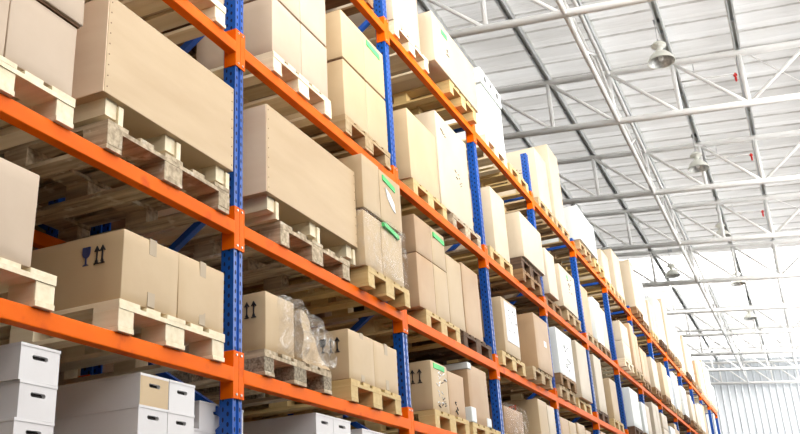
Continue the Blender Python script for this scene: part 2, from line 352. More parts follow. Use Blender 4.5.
# thin bracing rods in the roof plane
for i in range(1, 10):
    for j, (xa, xb) in enumerate(((PX[4] + .05, PX[6]), (PX[6], PX[8]))):
        if (i + j) % 2: continue
        ya, yb = TY[i] if i < 11 else 0, TY[i] + 4.6
        o = MB().tube((xa, ya + .1, zr(xa, HU + .1)), (xb, yb, zr(xb, HU + .1)), .011, 6).build('bracing_rod', M_WHITEST, None, True)
        tag(o, 'thin white bracing rod behind the %s roof truss, %s of its kind across' % (ORD[i], ORD[j]), 'bracing rod', 'thin roof bracing rods')
# conduit and red sprinkler valves
for i, ty in enumerate(TY[2:5]):
    xa, xb = PX[3] + .1, PX[4] - .15; zz = HU - .25
    o = empty('sprinkler_pipe', (xa, ty + .45, 0)); tag(o, 'thin pale sprinkler pipe with red valve beyond the %s truss' % ORD[i + 2], 'sprinkler pipe', 'sprinkler pipes by the trusses')
    MB().tube((0, 0, zr(xa, zz)), (xb - xa, 0, zr(xb, zz)), .02, 8).build('pipe', M_WHITEST, o, True)
    MB().tube((.3, 0, zr(xa + .3, zz)), (.3, 0, zr(xa + .3, HS) + .02), .008, 6).build('hanger_rod', M_STEEL, o, True)
    MB().tube((xb - xa, 0, zr(xb, zz) - .1), (xb - xa, 0, zr(xb, zz) + .02), .024, 10).box(xb - xa - .04, xb - xa + .04, -.02, .02, zr(xb, zz) - .05, zr(xb, zz) - .01).build('valve', M_RED, o)
    MB().tube((xb - xa, 0, zr(xb, zz) - .18), (xb - xa, 0, zr(xb, zz) - .1), .02, 8, .03).build('sprinkler_head', M_RED, o, True)

# high bay lamps
def make_lamp():
    o = empty('high_bay_lamp')
    MB().lathe([(.07, .235), (.10, .225), (.16, .185), (.22, .12), (.26, .04), (.272, 0), (.262, 0), (.25, .04), (.21, .115), (.15, .175), (.07, .215)]).build('reflector_shade', M_LAMPW, o, True)
    MB().lathe([(.258, .012), (.205, .105), (.145, .165), (.06, .20), (.0001, .20)]).build('inner_reflector', M_LAMPD, o, True)
    MB().lathe([(.0001, .03), (.04, .04), (.055, .09), (.035, .16), (.025, .2)], n=16).build('bulb', M_GLASS_L, o, True)
    MB().lathe([(.0001, .47), (.05, .465), (.10, .44), (.125, .40), (.12, .35), (.09, .325), (.06, .32), (.055, .23)], n=20).build('ballast_housing', M_LAMPW, o, True)
    MB().lathe([(.12, .40), (.15, .39), (.15, .365), (.12, .355)], n=20).build('housing_ring', M_LAMPW, o, True)
    MB().tube((0, 0, .455), (0, 0, .53), .014, 8).build('hook', M_STEEL, o)
    return o
lp = make_lamp(); lz = 9.12
LX = CAM.x - 1.14
sites = [(LX, 16.75), (LX, 22.75), (LX, 28.75), (LX, 34.75), (LX, 40.75), (CAM.x - 3.15, 32.2)]
for i, (lx, ly) in enumerate(sites):
    o = lp if i == 0 else copy_tree(lp)
    o.location = (lx, ly + CAM.y, H + lz)
    if i < 5: lb = 'white high bay dome lamp, %s from the near end, hanging beside the fourth purlin' % ORD[i]
    else: lb = 'white high bay dome lamp hanging close above the rack near the skylight'
    tag(o, lb, 'lamp', 'high bay lamps under the roof')
    top = zr(lx, HS - .2); zc = .53
    MB().tube((0, 0, zc), (0, 0, top - H - lz), .008, 6).box(-.02, .12 if i != 5 else .9, -.02, .02, top - H - lz - .03, top - H - lz + .06).build('suspension_chain', M_STEEL, o)

# ------------------------------------------------------------------ racking
def post_mesh(h):
    pr = [(0, 0), (.034, 0), (.040, -.012), (.060, -.012), (.066, 0), (.1, 0), (.1, -.095), (.088, -.095), (.088, -.088), (.094, -.088), (.094, -.006), (.07, -.006), (.064, -.018), (.036, -.018), (.030, -.006), (.006, -.006), (.006, -.088), (.012, -.088), (.012, -.095), (0, -.095)]
    return MB().extrude(pr, lambda a, b, t: (b, a, t), 0, h).mesh('post', M_BLUE)
HP = H + 5.99
pm = post_mesh(HP); pm_short = post_mesh(H + 5.40)
pm_tall = post_mesh(H + 7.2)
def make_frame(name, yy, tall, label, xo=0.0, short=False):
    o = empty(name, (xo, yy, 0)); me = pm_tall if tall else pm_short if short else pm
    a = bpy.data.objects.new('post', me); COL.objects.link(a); a.parent = o
    b = bpy.data.objects.new('post', me if tall else pm_short); COL.objects.link(b); b.parent = o; b.location = (-RD, 0.1, 0); b.rotation_euler = (0, 0, math.pi)
    top = (H + 7.2) if tall else H + 5.40
    z = .25; k = 0
    while z + .78 < top:
        s = ((-.06, z), (-RD + .06, z + .72)) if k % 2 else ((-RD + .06, z), (-.06, z + .72))
        MB().bar((s[0][0], .05, s[0][1]), (s[1][0], .05, s[1][1]), .045, .05, up=(0, 1, 0)).build('diagonal_brace', M_BRACE, o); z += .76; k += 1
    for zz in (.2, top - .12): MB().bar((-.06, .05, zz), (-RD + .06, .05, zz), .045, .05, up=(0, 1, 0)).build('horizontal_brace', M_BRACE, o)
    MB().box(-.11, .02, -.02, .12, 0, .012).build('foot_plate', M_BRACE, o)
    return tag(o, label, 'rack upright', 'blue rack uprights')
for n in range(-1, NB + 1):
    make_frame('rack_upright', n * L, n <= 1, 'blue slotted rack upright at the far end of the rack' if n == NB else 'blue slotted rack upright between the %s and %s bays from the left' % (ORD[n], ORD[n + 1]) if n >= 0 else 'blue slotted rack upright at the near left end of the first bay', short=(n == 2 or n > 3))
def make_beam():
    o = empty('rack_beam')
    # box section with a ledge, built from y=0.1 to y=L, top at z=0
    pr = [(0.012, -.052), (0.012, -.105), (-.055, -.105), (-.055, 0), (-.022, 0), (-.022, -.0), (0.012, -.0)]
    pr = [(.012, -.09), (.012, 0), (-.055, 0), (-.055, -.09)]
    MB().extrude(pr, lambda a, b, t: (a, t, b), .102, L - .002).build('beam_profile', M_ORANGE, o, bevel=.006)
    for s, y0 in ((1, .05), (-1, L)):
        # plate over half of the post front and a flank plate beside the post
        mb = MB(); ya, yb = (.052, .1) if s > 0 else (L, L + .048)
        mb.box(.001, .010, ya, yb, -.19, .105)
        fa, fb = (.101, .109) if s > 0 else (L - .009, L - .001)
        mb.box(-.085, .010, fa, fb, -.19, .105)
        c = mb.build('end_connector', M_ORANGE, o)
        MB().tube((.010, (ya + yb) / 2, .08), (.016, (ya + yb) / 2, .08), .008, 8).tube((.010, (ya + yb) / 2, -.165), (.016, (ya + yb) / 2, -.165), .008, 8).build('bolt_head', M_STEEL, c)
    return o
beam0 = make_beam(); used = False
MAXB = {-1: 4, 0: 5, 1: 8, 2: 11, 3: 12}
for lv in LEV:
    for n in range(-1, NB):
        for back in (0, 1):
            if back and n > 7: continue
            o = beam0 if not used else copy_tree(beam0); used = True
            o.location = (0, n * L, LEV[lv])
            if back: o.location = (-RD, (n + 1) * L + .1, LEV[lv]); o.rotation_euler = (0, 0, math.pi)
            tag(o, 'orange %s rack beam, %s, %s bay from the left' % ('rear' if back else 'front', BEAMN[lv], ORD[n + 1]), 'rack beam', 'orange rack beams')

# ------------------------------------------------------------------ pallets (EUR pattern, short side to the aisle)
PROT = {}
def make_pallet(kind, wd=.95, dp=1.3, simple=False):
    o = empty('wooden_pallet'); rnd = random.Random(hash((kind[0], round(wd, 2))) % 1000 if False else len(PROT) + 5)
    W = WOOD['grey'] if kind in ('grey', 'chip') else WOOD[kind]
    BM = WOOD['chip'] if kind == 'chip' else W
    ys = [(0, .12), (wd / 2 - .085, wd / 2 + .085), (wd - .12, wd)]; xs = [(-.17, 0), (-dp / 2 - .085, -dp / 2 + .085), (-dp, -dp + .17)]
    deck = MB(); bw = [.165, .12, .165, .12, .165]; gap = (wd - sum(bw)) / 4; y = 0
    for b in bw:
        t = rnd.uniform(-.004, .004); deck.box(-dp + t, t, y, y + b, .1455, .17); y += b + gap
    bl = []
    for ya, yb in ys:
        for xa, xb in xs:
            j = rnd.uniform(-.006, .004); bl.append((xa + j, xb + j, ya, yb, .0255, .12))
    sb = [(xa, xb, 0, wd, .12, .1455) for xa, xb in xs]; bb = [(-dp, 0, ya, yb, 0, .0255) for ya, yb in ys]
    if simple:
        for t in bl + sb + bb: deck.box(*t)
        bpy.data.objects.remove(o); return deck.build('wooden_pallet', W)
    deck.build('top_deck', W, o)
    for t in sb: MB().box(*t).build('cross_bearer', W, o)
    for t in bl: MB().box(*t).build('spacer_block', BM, o, bevel=.004)
    for t in bb: MB().box(*t).build('bottom_board', W, o)
    return o
def overhang(lv, y, x0):
    if lv >= 0 and y < 2.4 and -.05 < x0 < .03: return x0 + .035, y - .035 * (y + 4.67) / 3.12
    return x0, y
PALS = []; WDN = {'clean': 'clean pale', 'yellow': 'yellowish', 'light': 'light worn', 'grey': 'weathered grey', 'chip': 'weathered chipboard-block', 'brown': 'brown worn', 'dark': 'dark aged'}
def pallet(lv, y, kind, tier=0, wd=.95, x0=0.0, simple=False):
    x0, y = overhang(lv, y, x0)
    key = (kind, round(wd, 2), simple)
    if key not in PROT: o = PROT[key] = make_pallet(kind, wd, simple=simple)
    else: o = copy_tree(PROT[key])
    o.location = (x0, y, LEV[lv] + tier * PH + .001)
    PALS.append((lv, y, tier, kind, o)); return o

# ------------------------------------------------------------------ cartons
BOX = []
def carton_mesh(w_, d_, h_, m, seed, bulge=.006):
    """box with origin at its lower front near corner; faces belly out a little, corners softened"""
    rnd = random.Random(seed); bm = bmesh.new(); bmesh.ops.create_cube(bm, size=1)
    for v in bm.verts: v.co += Vector((.5, .5, .5))
    bmesh.ops.bevel(bm, geom=bm.edges[:], offset=.001, segments=1, affect='EDGES') if False else None
    bmesh.ops.subdivide_edges(bm, edges=bm.edges[:], cuts=5, use_grid_fill=True)
    s = Vector((rnd.random() * 50, rnd.random() * 50, rnd.random() * 50))
    for v in bm.verts:
        c = v.co.copy(); q = Vector((-d_ + c.x * d_, c.y * w_, c.z * h_)); b = lambda t: 4 * t * (1 - t)
        for ax, (i, j) in enumerate(((1, 2), (0, 2), (0, 1))):
            if ax == 2: k = -.5 if c.z > .99 else 0
            else: k = 1
            if c[ax] > .999: q[ax] += bulge * k * b(c[i]) * b(c[j])
            elif c[ax] < .001: q[ax] -= bulge * (0 if ax == 2 else k) * b(c[i]) * b(c[j])
        nz = noise.noise_vector((q + s) * 2.2) * .004; nz.z *= .3
        if c.z < .01: nz.z = 0
        v.co = q + nz
    hard = [e for e in bm.edges if len(e.link_faces) == 2 and e.calc_face_angle() > 1.0]
    bmesh.ops.bevel(bm, geom=hard, offset=.009, segments=2, affect='EDGES', profile=.5)
    me = bpy.data.meshes.new('carton'); bmesh.ops.recalc_face_normals(bm, faces=bm.faces[:]); bm.to_mesh(me); bm.free(); me.materials.append(m)
    me.polygons.foreach_set('use_smooth', [True] * len(me.polygons))
    try: me.set_sharp_from_angle(angle=math.radians(35))
    except Exception: pass
    return me
def carton(lv, y0, y1, h, mt='kraft', tier=1, dz=0.0, d=1.12, x0=-.01, desc=None, tape=False, rz=0.0, stack=None, name='cardboard_carton', cat='carton', label=None, simple=False, bulge=.006, lift=0.0):
    dz += lift; w_ = y1 - y0; z = LEV[lv] + tier * PH + dz + .002; x0, y0 = overhang(lv, y0, x0); y1 = y0 + w_
    me = carton_mesh(w_, d, h, CARD[mt], int(abs(y0 * 977) + lv * 131 + dz * 57), bulge)
    o = bpy.data.objects.new(name, me); COL.objects.link(o); o.location = (x0, y0, z); o.rotation_euler = (0, 0, rz)
    if tape:
        c = w_ / 2; t = .03; e = .001 + bulge * .5
        MB().box(-d + .05, -.0, c - t, c + t, h + .0, h + .003).box(0, e, c - t, c + t, h - .09, h + .003).build('tape_strip', M_TAPE, o)
        MB().box(.0, e, c - t, c + t, 0.01, .09).build('tape_strip', M_TAPE, o)
    if lift: MB().box(-d + .02, -.013, .013, w_ - .013, -lift, .006).build('bottom_flap', M_FLAP, o)  # dark flap edge also paints the shaded gap between stacked cartons
    nm = {'kraft': 'kraft', 'tan': 'tan', 'pale': 'pale', 'pink': 'pinkish tan', 'white': 'white', 'archive': 'white', 'brown': 'brown', 'ply': 'plywood', 'plylit': 'lit plywood'}[mt]
    BOX.append(dict(o=o, lv=lv, y=(y0 + y1) / 2, z=z, h=h, w=w_, nm=nm, desc=desc, cat=cat, label=label, stack=stack)); return o

# printed marks; plane 'side' is the near (-Y) face, 'front' the aisle (+X) face; u right, v up
def marks(parent, plane, polys, m, u0, v0, name='printed_symbol', dd=None, w_=None, out=.0035, sc=1.0):
    mb = MB()
    for poly in polys:
        pl = [(u0 + a * sc, v0 + b * sc) for a, b in poly]
        if plane == 'side': mb.extrude(pl, lambda a, b, t: (-dd + a, -t, b), -.002, out)
        else: mb.extrude(pl, lambda a, b, t: (t, a, b), -.002, out)
    return mb.build(name, m, parent)
GOBLET = [[(-.035, .14), (.035, .14), (.035, .09), (.026, .068), (.006, .055), (.006, .012), (.026, .004), (.026, 0), (-.026, 0), (-.026, .004), (-.006, .012), (-.006, .055), (-.026, .068), (-.035, .09)]]
def arrow(cx): return [[(cx - .026, .095), (cx, .14), (cx + .026, .095), (cx + .018, .092), (cx + .005, .115), (cx + .005, .03), (cx + .013, .008), (cx + .013, 0), (cx - .013, 0), (cx - .013, .008), (cx - .005, .03), (cx - .005, .115), (cx - .018, .092)], [(cx - .024, -.012), (cx + .024, -.012), (cx + .024, -.004), (cx - .024, -.004)]]
def rect(a, b, c, d): return [(a, b), (c, b), (c, d), (a, d)]
def squiggle(seed, n=10, wd=.16, ht=.3):
    rnd = random.Random(seed); out = []
    for i in range(n):
        a = rnd.uniform(0, wd); b = rnd.uniform(0, ht); l_ = rnd.uniform(.02, .06); t = rnd.uniform(.004, .009); s = rnd.uniform(-.03, .03)
        out.append([(a, b), (a + l_, b + s), (a + l_, b + s + t), (a, b + t)])
    return out

# archive box with a sunk hand hole on the aisle face
def archive(y0, y1, z0, h, d=.62, x0=-.01, mt='archive', label=None, rz=0, front=None):
    w_ = y1 - y0; m = CARD[mt]; mb = MB(); hx0, hx1, hz0, hz1 = w_ * .30, w_ * .70, h * .60, h * .73
    n = 10; ring = []
    for k in range(16):
        t = 2 * math.pi * k / 16; cx = (hx1 - (hz1 - hz0) / 2) if math.cos(t) > 0 else (hx0 + (hz1 - hz0) / 2)
        ring.append((cx + math.cos(t) * (hz1 - hz0) / 2, (hz0 + hz1) / 2 + math.sin(t) * (hz1 - hz0) / 2))
    outer = []
    for k in range(16):
        t = 2 * math.pi * k / 16; c, s = math.cos(t), math.sin(t); q = max(abs(c), abs(s)); outer.append((w_ / 2 + c / q * w_ / 2, h / 2 + s / q * h / 2))
    for i in (2, 6, 10, 14): pass
    vs = [(0, a, b) for a, b in outer] + [(0, a, b) for a, b in ring] + [(-.02, a, b) for a, b in ring]
    fs = [(i, (i + 1) % 16, 16 + (i + 1) % 16, 16 + i) for i in range(16)] + [(16 + i, 16 + (i + 1) % 16, 32 + (i + 1) % 16, 32 + i) for i in range(16)]
    mb.add(vs, fs)
    mb.add([(0, 0, 0), (0, w_, 0), (0, w_, h), (0, 0, h), (-d, 0, 0), (-d, w_, 0), (-d, w_, h), (-d, 0, h)], [(0, 1, 5, 4), (1, 2, 6, 5), (2, 3, 7, 6), (3, 0, 4, 7), (4, 5, 6, 7)])
    o = mb.build('archive_box', m); o.location = (x0, y0, z0); o.rotation_euler = (0, 0, rz)
    hb = MB(); hb.extrude([(a, b) for a, b in ring], lambda a, b, t: (t, a, b), -.021, -.0195); hb.build('hand_hole', M_HOLE, o)  # dark plate paints the shade inside the hand hole
    if front:
        fv = [(0.0015, a, b) for a, b in outer] + [(0.0015, a, b) for a, b in ring]
        q = MB(); q.add(fv, [(i, (i + 1) % 16, 16 + (i + 1) % 16, 16 + i) for i in range(16)]); q.build('printed_front', CARD[front], o)
    lid = MB().box(-d, .0025, -.0025, w_ + .0025, h - .012, h + .0015); lid.build('lid', m, o)
    tag(o, label, 'box', 'archive boxes below the lowest beam'); return o

# ================================================================== contents of the rack
# ---- below the lowest beam: archive boxes
z1 = H + 1.06; RH = .168
for i, (y, k) in enumerate(((-2.46, 'light'), (-1.14, 'light'), (.35, 'light'), (1.7, 'light'), (3.3, 'brown'), (4.4, 'light'))): pallet(-1, y, k)
base = LEV[-1] + PH + .002
for k in range(4):
    lb = ['topmost', 'second from top', 'third from top', 'lowest'][k]
    archive(-1.67 + .012 * (k % 2), -1.43, z1 - RH * (k + 1) + .001, RH - .002, d=.5, label='white archive box with hand hole in the leftmost stack, %s' % lb, rz=.01 * (k % 3))
rest = z1 - RH * 4 - base
for (ya, yb, nm) in ((-1.41, -1.20, 'far left'),):
    carton(-1, ya + .04, ya + .22, z1 - .10 - base - .30, 'pink', d=.4, x0=-.30, label='pinkish carton standing behind the leftmost white stack, lower one')
    carton(-1, ya + .04, ya + .21, .28, 'tan', dz=z1 - .10 - base - .29, d=.4, x0=-.30, label='tan carton with round mark behind the leftmost white stack, upper one')
for k in range(4):
    for j, (ya, yb) in enumerate(((-.85, -.61), (-.605, -.37))):
        top = z1 - (0 if k == 0 else .002)
        pos = ['topmost', 'second from top', 'third from top', 'lowest'][k]
        archive(ya + (0 if k else .004), yb, z1 - RH * (k + 1) - .004, RH - .002, d=1.0, mt='archive', front='kraft' if (k == 0 and j == 0) else None,
                label='%s archive box, %s in the %s column left of the first full post' % ('beige-fronted' if (k == 0 and j == 0) else 'white', pos, 'nearer' if j == 0 else 'farther'))
for k in range(4):
    archive(-.20 if k else -.14, .36 if k else .33, z1 - .04 - RH * (k + 1) + .0, RH - .002, d=.6, x0=-.14, label='white box behind the first full blue post, %s of its stack' % ['topmost', 'second', 'third', 'lowest'][k])
for k in range(4):
    for j, (ya, yb) in enumerate(((1.06, 1.32), (1.325, 1.60), (1.80, 2.04), (2.045, 2.28), (2.285, 2.52))):
        archive(ya, yb, z1 + .02 - (.03 if j > 1 else 0) - RH * (k + 1), RH - .002, d=.95 if j < 2 else .7, label='white archive box, %s row, %s along in the second bay' % (['top', 'second', 'third', 'lowest'][k], ORD[j]))
for j, (ya, yb) in enumerate(((3.35, 3.8), (3.82, 4.2), (4.5, 4.9), (4.92, 5.3))): carton(-1, ya, yb, .6, 'white' if j % 2 else 'pale')
for k in range(4): archive(-2.5, -2.26, z1 - RH * (k + 1), RH - .002, d=.55, label='white archive box just inside the left end of the rack, %s' % ['topmost', 'second down', 'third down', 'lowest'][k])

# ---- lowest beam
pallet(0, -2.46, 'clean'); pallet(0, -1.05, 'clean')
carton(0, -2.44, -1.66, .47, 'pink', desc='tall pinkish carton')
b = carton(0, -1.03, -.555, .395, 'kraft', d=.72, tape=True, label='kraft carton with fragile goblet and two arrows on the lowest beam, first bay')
marks(b, 'side', GOBLET, M_INKB, .475, .225, dd=.72, out=.010, sc=.75); marks(b, 'side', arrow(0) + arrow(.055), M_INK, .548, .23, dd=.72, out=.010, sc=.68)
b = carton(0, -.55, -.09, .395, 'kraft', d=.72, tape=True, label='kraft carton right behind the one marked with goblet and arrows')
carton(0, -1.03, -.555, .385, 'kraft', d=.4, x0=-.76, label='kraft carton at the rear of the goblet-marked carton'); carton(0, -.55, -.09, .385, 'tan', d=.4, x0=-.76, label='tan carton at the rear of the lowest-beam pallet left of the post')
pallet(0, .37, 'chip', wd=.92); pallet(0, 1.62, 'yellow')
b = carton(0, .40, .775, .40, 'kraft', label='torn kraft carton with two arrows on a weathered pallet', d=.55, bulge=.012)
marks(b, 'side', arrow(0) + arrow(.07), M_INK, .41, .235, dd=.55, out=.014, sc=.75)
carton(0, .40, .80, .38, 'pale', d=.6, x0=-.58, label='pale carton at the rear of the film-wrapped pallet load')
# crushed carton beside it
def crushed(x0, y0, z0, w_, d_, h_, m, label):
    bm = bmesh.new(); bmesh.ops.create_cube(bm, size=1); bmesh.ops.subdivide_edges(bm, edges=bm.edges[:], cuts=9, use_grid_fill=True)
    for v in bm.verts:
        c = v.co + Vector((.5, .5, .5)); q = Vector((-d_ + c.x * d_, c.y * w_, c.z * h_))
        q.z -= c.z * .16 * max(0, c.y - .35) * (1.2 + .5 * c.x) * h_ / .4; q.x -= .10 * c.z * c.y * c.x
        nv = noise.noise_vector(q * 7) * .028; nv.z *= c.z; nv.y *= .6; v.co = q + nv
    me = bpy.data.meshes.new('crushed_carton'); bm.to_mesh(me); bm.free(); me.materials.append(m)
    o = bpy.data.objects.new('crushed_carton', me); COL.objects.link(o); o.location = (x0, y0, z0)
    tag(o, label, 'carton'); return o
crushed(.03, .80, LEV[0] + PH + .004, .40, .50, .37, CARD['kraft'], 'crushed kraft carton slumping under torn film, second bay lowest beam')
def film(x0, y0, z0, w_, d_, h_, label, amp=.018, seed=0, cuts=22, slump=0.0, grp='stretch film around pallet loads'):
    bm = bmesh.new(); bmesh.ops.create_cube(bm, size=1)
    bmesh.ops.delete(bm, geom=[f_ for f_ in bm.faces if f_.normal.z < -.5], context='FACES_ONLY')
    bmesh.ops.subdivide_edges(bm, edges=bm.edges[:], cuts=cuts, use_grid_fill=True)
    for v in bm.verts:
        c = v.co + Vector((.5, .5, .5)); q = Vector((-d_ + c.x * (d_ + .02), -.02 + c.y * (w_ + .04), c.z * (h_ + .02)))
        q.z -= slump * c.z * max(0, c.y - .4)
        s = q * 9 + Vector((seed, seed, seed)); rg = 1 - abs(noise.noise(s * .6)) * 2; nv = noise.noise_vector(s) * amp + (v.co.normalized() * rg * amp * .9)
        nv.z *= .4 if c.z < .95 else 1; v.co = q + nv
        if v.co.z < .004: v.co.z = .004
    me = bpy.data.meshes.new('plastic_wrap'); bm.to_mesh(me); bm.free(); me.materials.append(M_FILM if seed == 3 else M_FILM2); me.polygons.foreach_set('use_smooth', [True] * len(me.polygons))
    o = bpy.data.objects.new('plastic_wrap', me); COL.objects.link(o); o.location = (x0, y0, z0); tag(o, label, 'plastic wrap', grp); return o
film(0.045, .52, LEV[0] + PH, .68, .95, .375, 'crumpled clear film over the crushed carton on the lowest beam', amp=.03, seed=3, slump=.30)
b = carton(0, 1.62, 2.08, .395, 'kraft', d=.75, tape=True, label='kraft carton marked with goblet and arrows on yellow pallet, second bay')
marks(b, 'side', GOBLET, M_INK, .53, .225, dd=.75, out=.010, sc=.8); marks(b, 'side', arrow(0) + arrow(.07), M_INK, .60, .225, dd=.75, out=.010, sc=.8)
b = carton(0, 2.085, 2.56, .395, 'kraft', d=.75, tape=True, label='kraft carton beside the goblet-marked one, just left of the second post')
carton(0, 1.62, 2.08, .39, 'kraft', d=.38, x0=-.78, label='kraft carton at the rear of the yellow pallet, nearer one'); carton(0, 2.085, 2.56, .39, 'kraft', d=.38, x0=-.78, label='kraft carton at the rear of the yellow pallet, farther one')
pallet(0, 3.36, 'yellow'); pallet(0, 4.42, 'yellow')
b = carton(0, 3.36, 3.80, .47, 'kraft', d=.55, label='kraft carton with goblet, two arrows and a green label, third bay')
marks(b, 'side', GOBLET, M_INK, .28, .27, dd=.55, out=.010, sc=.9); marks(b, 'side', arrow(0) + arrow(.08), M_INK, .36, .27, dd=.55, out=.010, sc=.9)
marks(b, 'front', [rect(.06, .40, .34, .45)], M_GREEN, 0, 0, 'green_label', out=.010); marks(b, 'front', squiggle(4, 16, .28, .34), M_PAPER, .08, .05, 'white_scribble', out=.010); marks(b, 'front', squiggle(5, 8, .22, .3), M_INK, .1, .05, 'dark_scribble', out=.011)
b = carton(0, 3.805, 4.26, .44, 'tan', d=.55, label='tan carton next to the green-labelled one, third bay lowest beam'); marks(b, 'front', squiggle(8, 5, .2, .1), M_INK, .1, .04, 'dark_scribble', out=.010)
b = carton(0, 4.42, 5.05, .62, 'tan', d=.6, label='tan carton with white foam corners just left of the third post')
for q in ((-.6, .012, -.012, .10, .56, .632), (-.10, .012, .50, .64, .0, .10), (-.08, .014, -.014, .14, .0, .16)): MB().box(*q).build('foam_corner', CARD['white'], b, bevel=.01)
carton(0, 3.36, 4.2, .5, 'tan', d=.5, x0=-.6, label='tan carton at the rear of the third bay, lowest beam')
pallet(0, 5.56, 'yellow'); pallet(0, 6.9, 'light')
b = carton(0, 5.6, 6.35, .33, 'brown', d=.7, label='low brown film-wrapped carton on the lowest beam right of the third post', bulge=.02)
film(.012, 5.6, LEV[0] + PH, .75, .7, .33, 'crumpled film over the low brown carton right of the third post', seed=11)
b = carton(0, 7.15, 7.58, .62, 'kraft', d=.9, label='kraft carton with an orange-red sticker, fourth bay lowest beam', tape=False)
marks(b, 'side', [[(.50, .48), (.60, .50), (.60, .57), (.50, .56)], [(.52, .38), (.63, .34), (.60, .47), (.52, .48)]], M_REDST, 0, 0, 'orange_red_sticker', dd=.9, out=.010)
marks(b, 'side', [rect(.52, .50, .58, .53)], M_INK, 0, 0, 'dark_print', dd=.9, out=.012)
carton(0, 7.6, 7.98, .60, 'pale', d=.9)
pallet(0, 8.25, 'light'); pallet(0, 9.3, 'light'); carton(0, 8.27, 8.75, .52, 'tan'); carton(0, 8.78, 9.2, .52, 'kraft'); carton(0, 9.32, 9.8, .55, 'kraft'); carton(0, 9.82, 10.24, .5, 'tan')
for y in (11.0, 12.2, 13.8, 15.0): pallet(0, y, 'light'); carton(0, y + .02, y + .9, .6, random.Random(int(y * 10)).choice(['kraft', 'tan']))

# ---- crates
def crate(lv, y0, y1, h, lowz, d, mt, sidemt, label):
    o = empty('plywood_crate', (-.005 if y0 < 0 else .045, y0, LEV[lv] + lowz)); w_ = y1 - y0; b0 = .15
    if y0 < 0: o.location.x, o.location.y = overhang(lv, y0, -.005)
    MB().box(-d, 0, 0, w_, b0, b0 + h).build('crate_body', CARD[mt], o, bevel=.004)
    if sidemt: MB().box(-d + .004, -.004, -.006, .001, b0 + .003, b0 + h - .003).build('lit_end_panel', CARD[sidemt], o)  # paler board paints the stronger light on the near end
    n = 3
    for i in range(n):
        c = .10 + (w_ - .20) * i / (n - 1)
        MB().box(-d, -.035, c - .045, c + .045, 0.045, b0).box(-d, -.02, c + .045, c + .085, .0, b0 - .02).build('skid_runner', WOOD['clean'], o)
    nb = MB()
    for k in range(9):
        for yy in (.02, w_ - .02): nb.tube((-.001, yy, b0 + .04 + k * (h - .08) / 8), (.002, yy, b0 + .04 + k * (h - .08) / 8), .0045, 6)
    nb.build('nail_head', M_NAIL, o)
    return tag(o, label, 'crate', 'large plywood crates')
pallet(1, -1.22, 'grey', wd=1.15); crate(1, -1.26, -.02, .62, PH + .002, 1.1, 'ply', 'plylit', 'large plywood crate on a weathered pallet on the second beam, first bay')
pallet(1, .54, 'grey', wd=1.08, x0=.03); crate(1, .34, 1.755, .69, PH + .002, 1.1, 'ply', 'plylit', 'large plywood crate on a weathered pallet right of the first full post')
# ---- second beam up
pallet(1, -2.43, 'clean')
for j, (ya, yb) in enumerate(((-2.42, -1.945), (-1.935, -1.49))):
    carton(1, ya, yb, .42, 'pink', label='pinkish carton, lower row on the second beam, %s one in first bay' % ('nearer' if j == 0 else 'farther'))
    carton(1, ya, yb + (.02 if j else 0), .55, 'pink', dz=.424, lift=.012, label='pinkish carton, upper row on the second beam, %s one in first bay' % ('nearer' if j == 0 else 'farther'), x0=.01)
pallet(1, 1.80, 'yellow', wd=.86, x0=.11)
carton(1, 1.775, 2.12, .50, 'kraft', x0=.10, d=.6, bulge=.02, label='creased kraft film-wrapped carton, lower left on the second beam left of second post'); carton(1, 2.125, 2.575, .50, 'kraft', d=.6, x0=.10, bulge=.02, label='kraft film-wrapped carton with green strip, lower right left of second post')
film(.115, 1.79, LEV[1] + PH, .77, .62, .49, 'crumpled stretch film round the lower cartons left of the second post', seed=21, amp=.012)
b1 = BOX[-1]['o']; marks(b1, 'front', [[(.02, .46), (.33, .42), (.33, .46), (.02, .495)]], M_GREEN, 0, 0, 'green_strip', out=.03)
carton(1, 1.775, 2.12, .50, 'kraft', dz=.505, lift=.012, x0=.11, d=.6, label='kraft carton, upper left on the second beam left of second post')
b = carton(1, 2.125, 2.59, .49, 'kraft', dz=.505, lift=.012, x0=.11, d=.6, label='kraft carton with green strip and white docket, left of second post')
marks(b, 'front', [[(.06, .40), (.32, .36), (.32, .41), (.06, .45)]], M_GREEN, 0, 0, 'green_strip', out=.010)
marks(b, 'front', [[(.10, .34), (.20, .30), (.28, .24), (.30, .15), (.24, .17), (.14, .24)]], M_PAPER, 0, 0, 'white_docket', out=.012)
carton(1, 1.80, 2.6, .9, 'tan', x0=-.52, d=.6, label='tan carton at the rear of the film-wrapped load left of second post')
pallet(1, 3.32, 'yellow'); pallet(1, 4.38, 'dark')
for j, (ya, yb) in enumerate(((3.20, 3.63), (3.635, 4.02))):
    b = carton(1, ya, yb, .555, 'tan' if j == 0 else 'kraft', d=.6, label='%s carton in lower row of third bay, second beam, %s one' % (('tan', 'kraft')[j], ORD[j]), bulge=.012)
    b = carton(1, ya, yb, .40, 'tan' if j == 0 else 'kraft', dz=.56, d=.6, label='%s carton in upper row of third bay, second beam, %s one' % (('tan', 'kraft')[j], ORD[j]), bulge=.012)
marks(b, 'front', [[(.04, .30), (.34, .28), (.34, .33), (.04, .35)]], M_GREEN, 0, 0, 'green_strip', out=.016)
carton(1, 4.03, 4.49, .78, 'kraft', d=.8, desc='tall kraft carton'); carton(1, 4.52, 5.08, .82, 'tan', d=.8, desc='tall tan carton')
pallet(1, 5.56, 'yellow', x0=.05); pallet(1, 6.68, 'light', x0=.1)
b = carton(1, 5.70, 6.32, .70, 'kraft', d=.75, x0=.06, label='kraft carton with white papers on its front, fourth bay second beam')
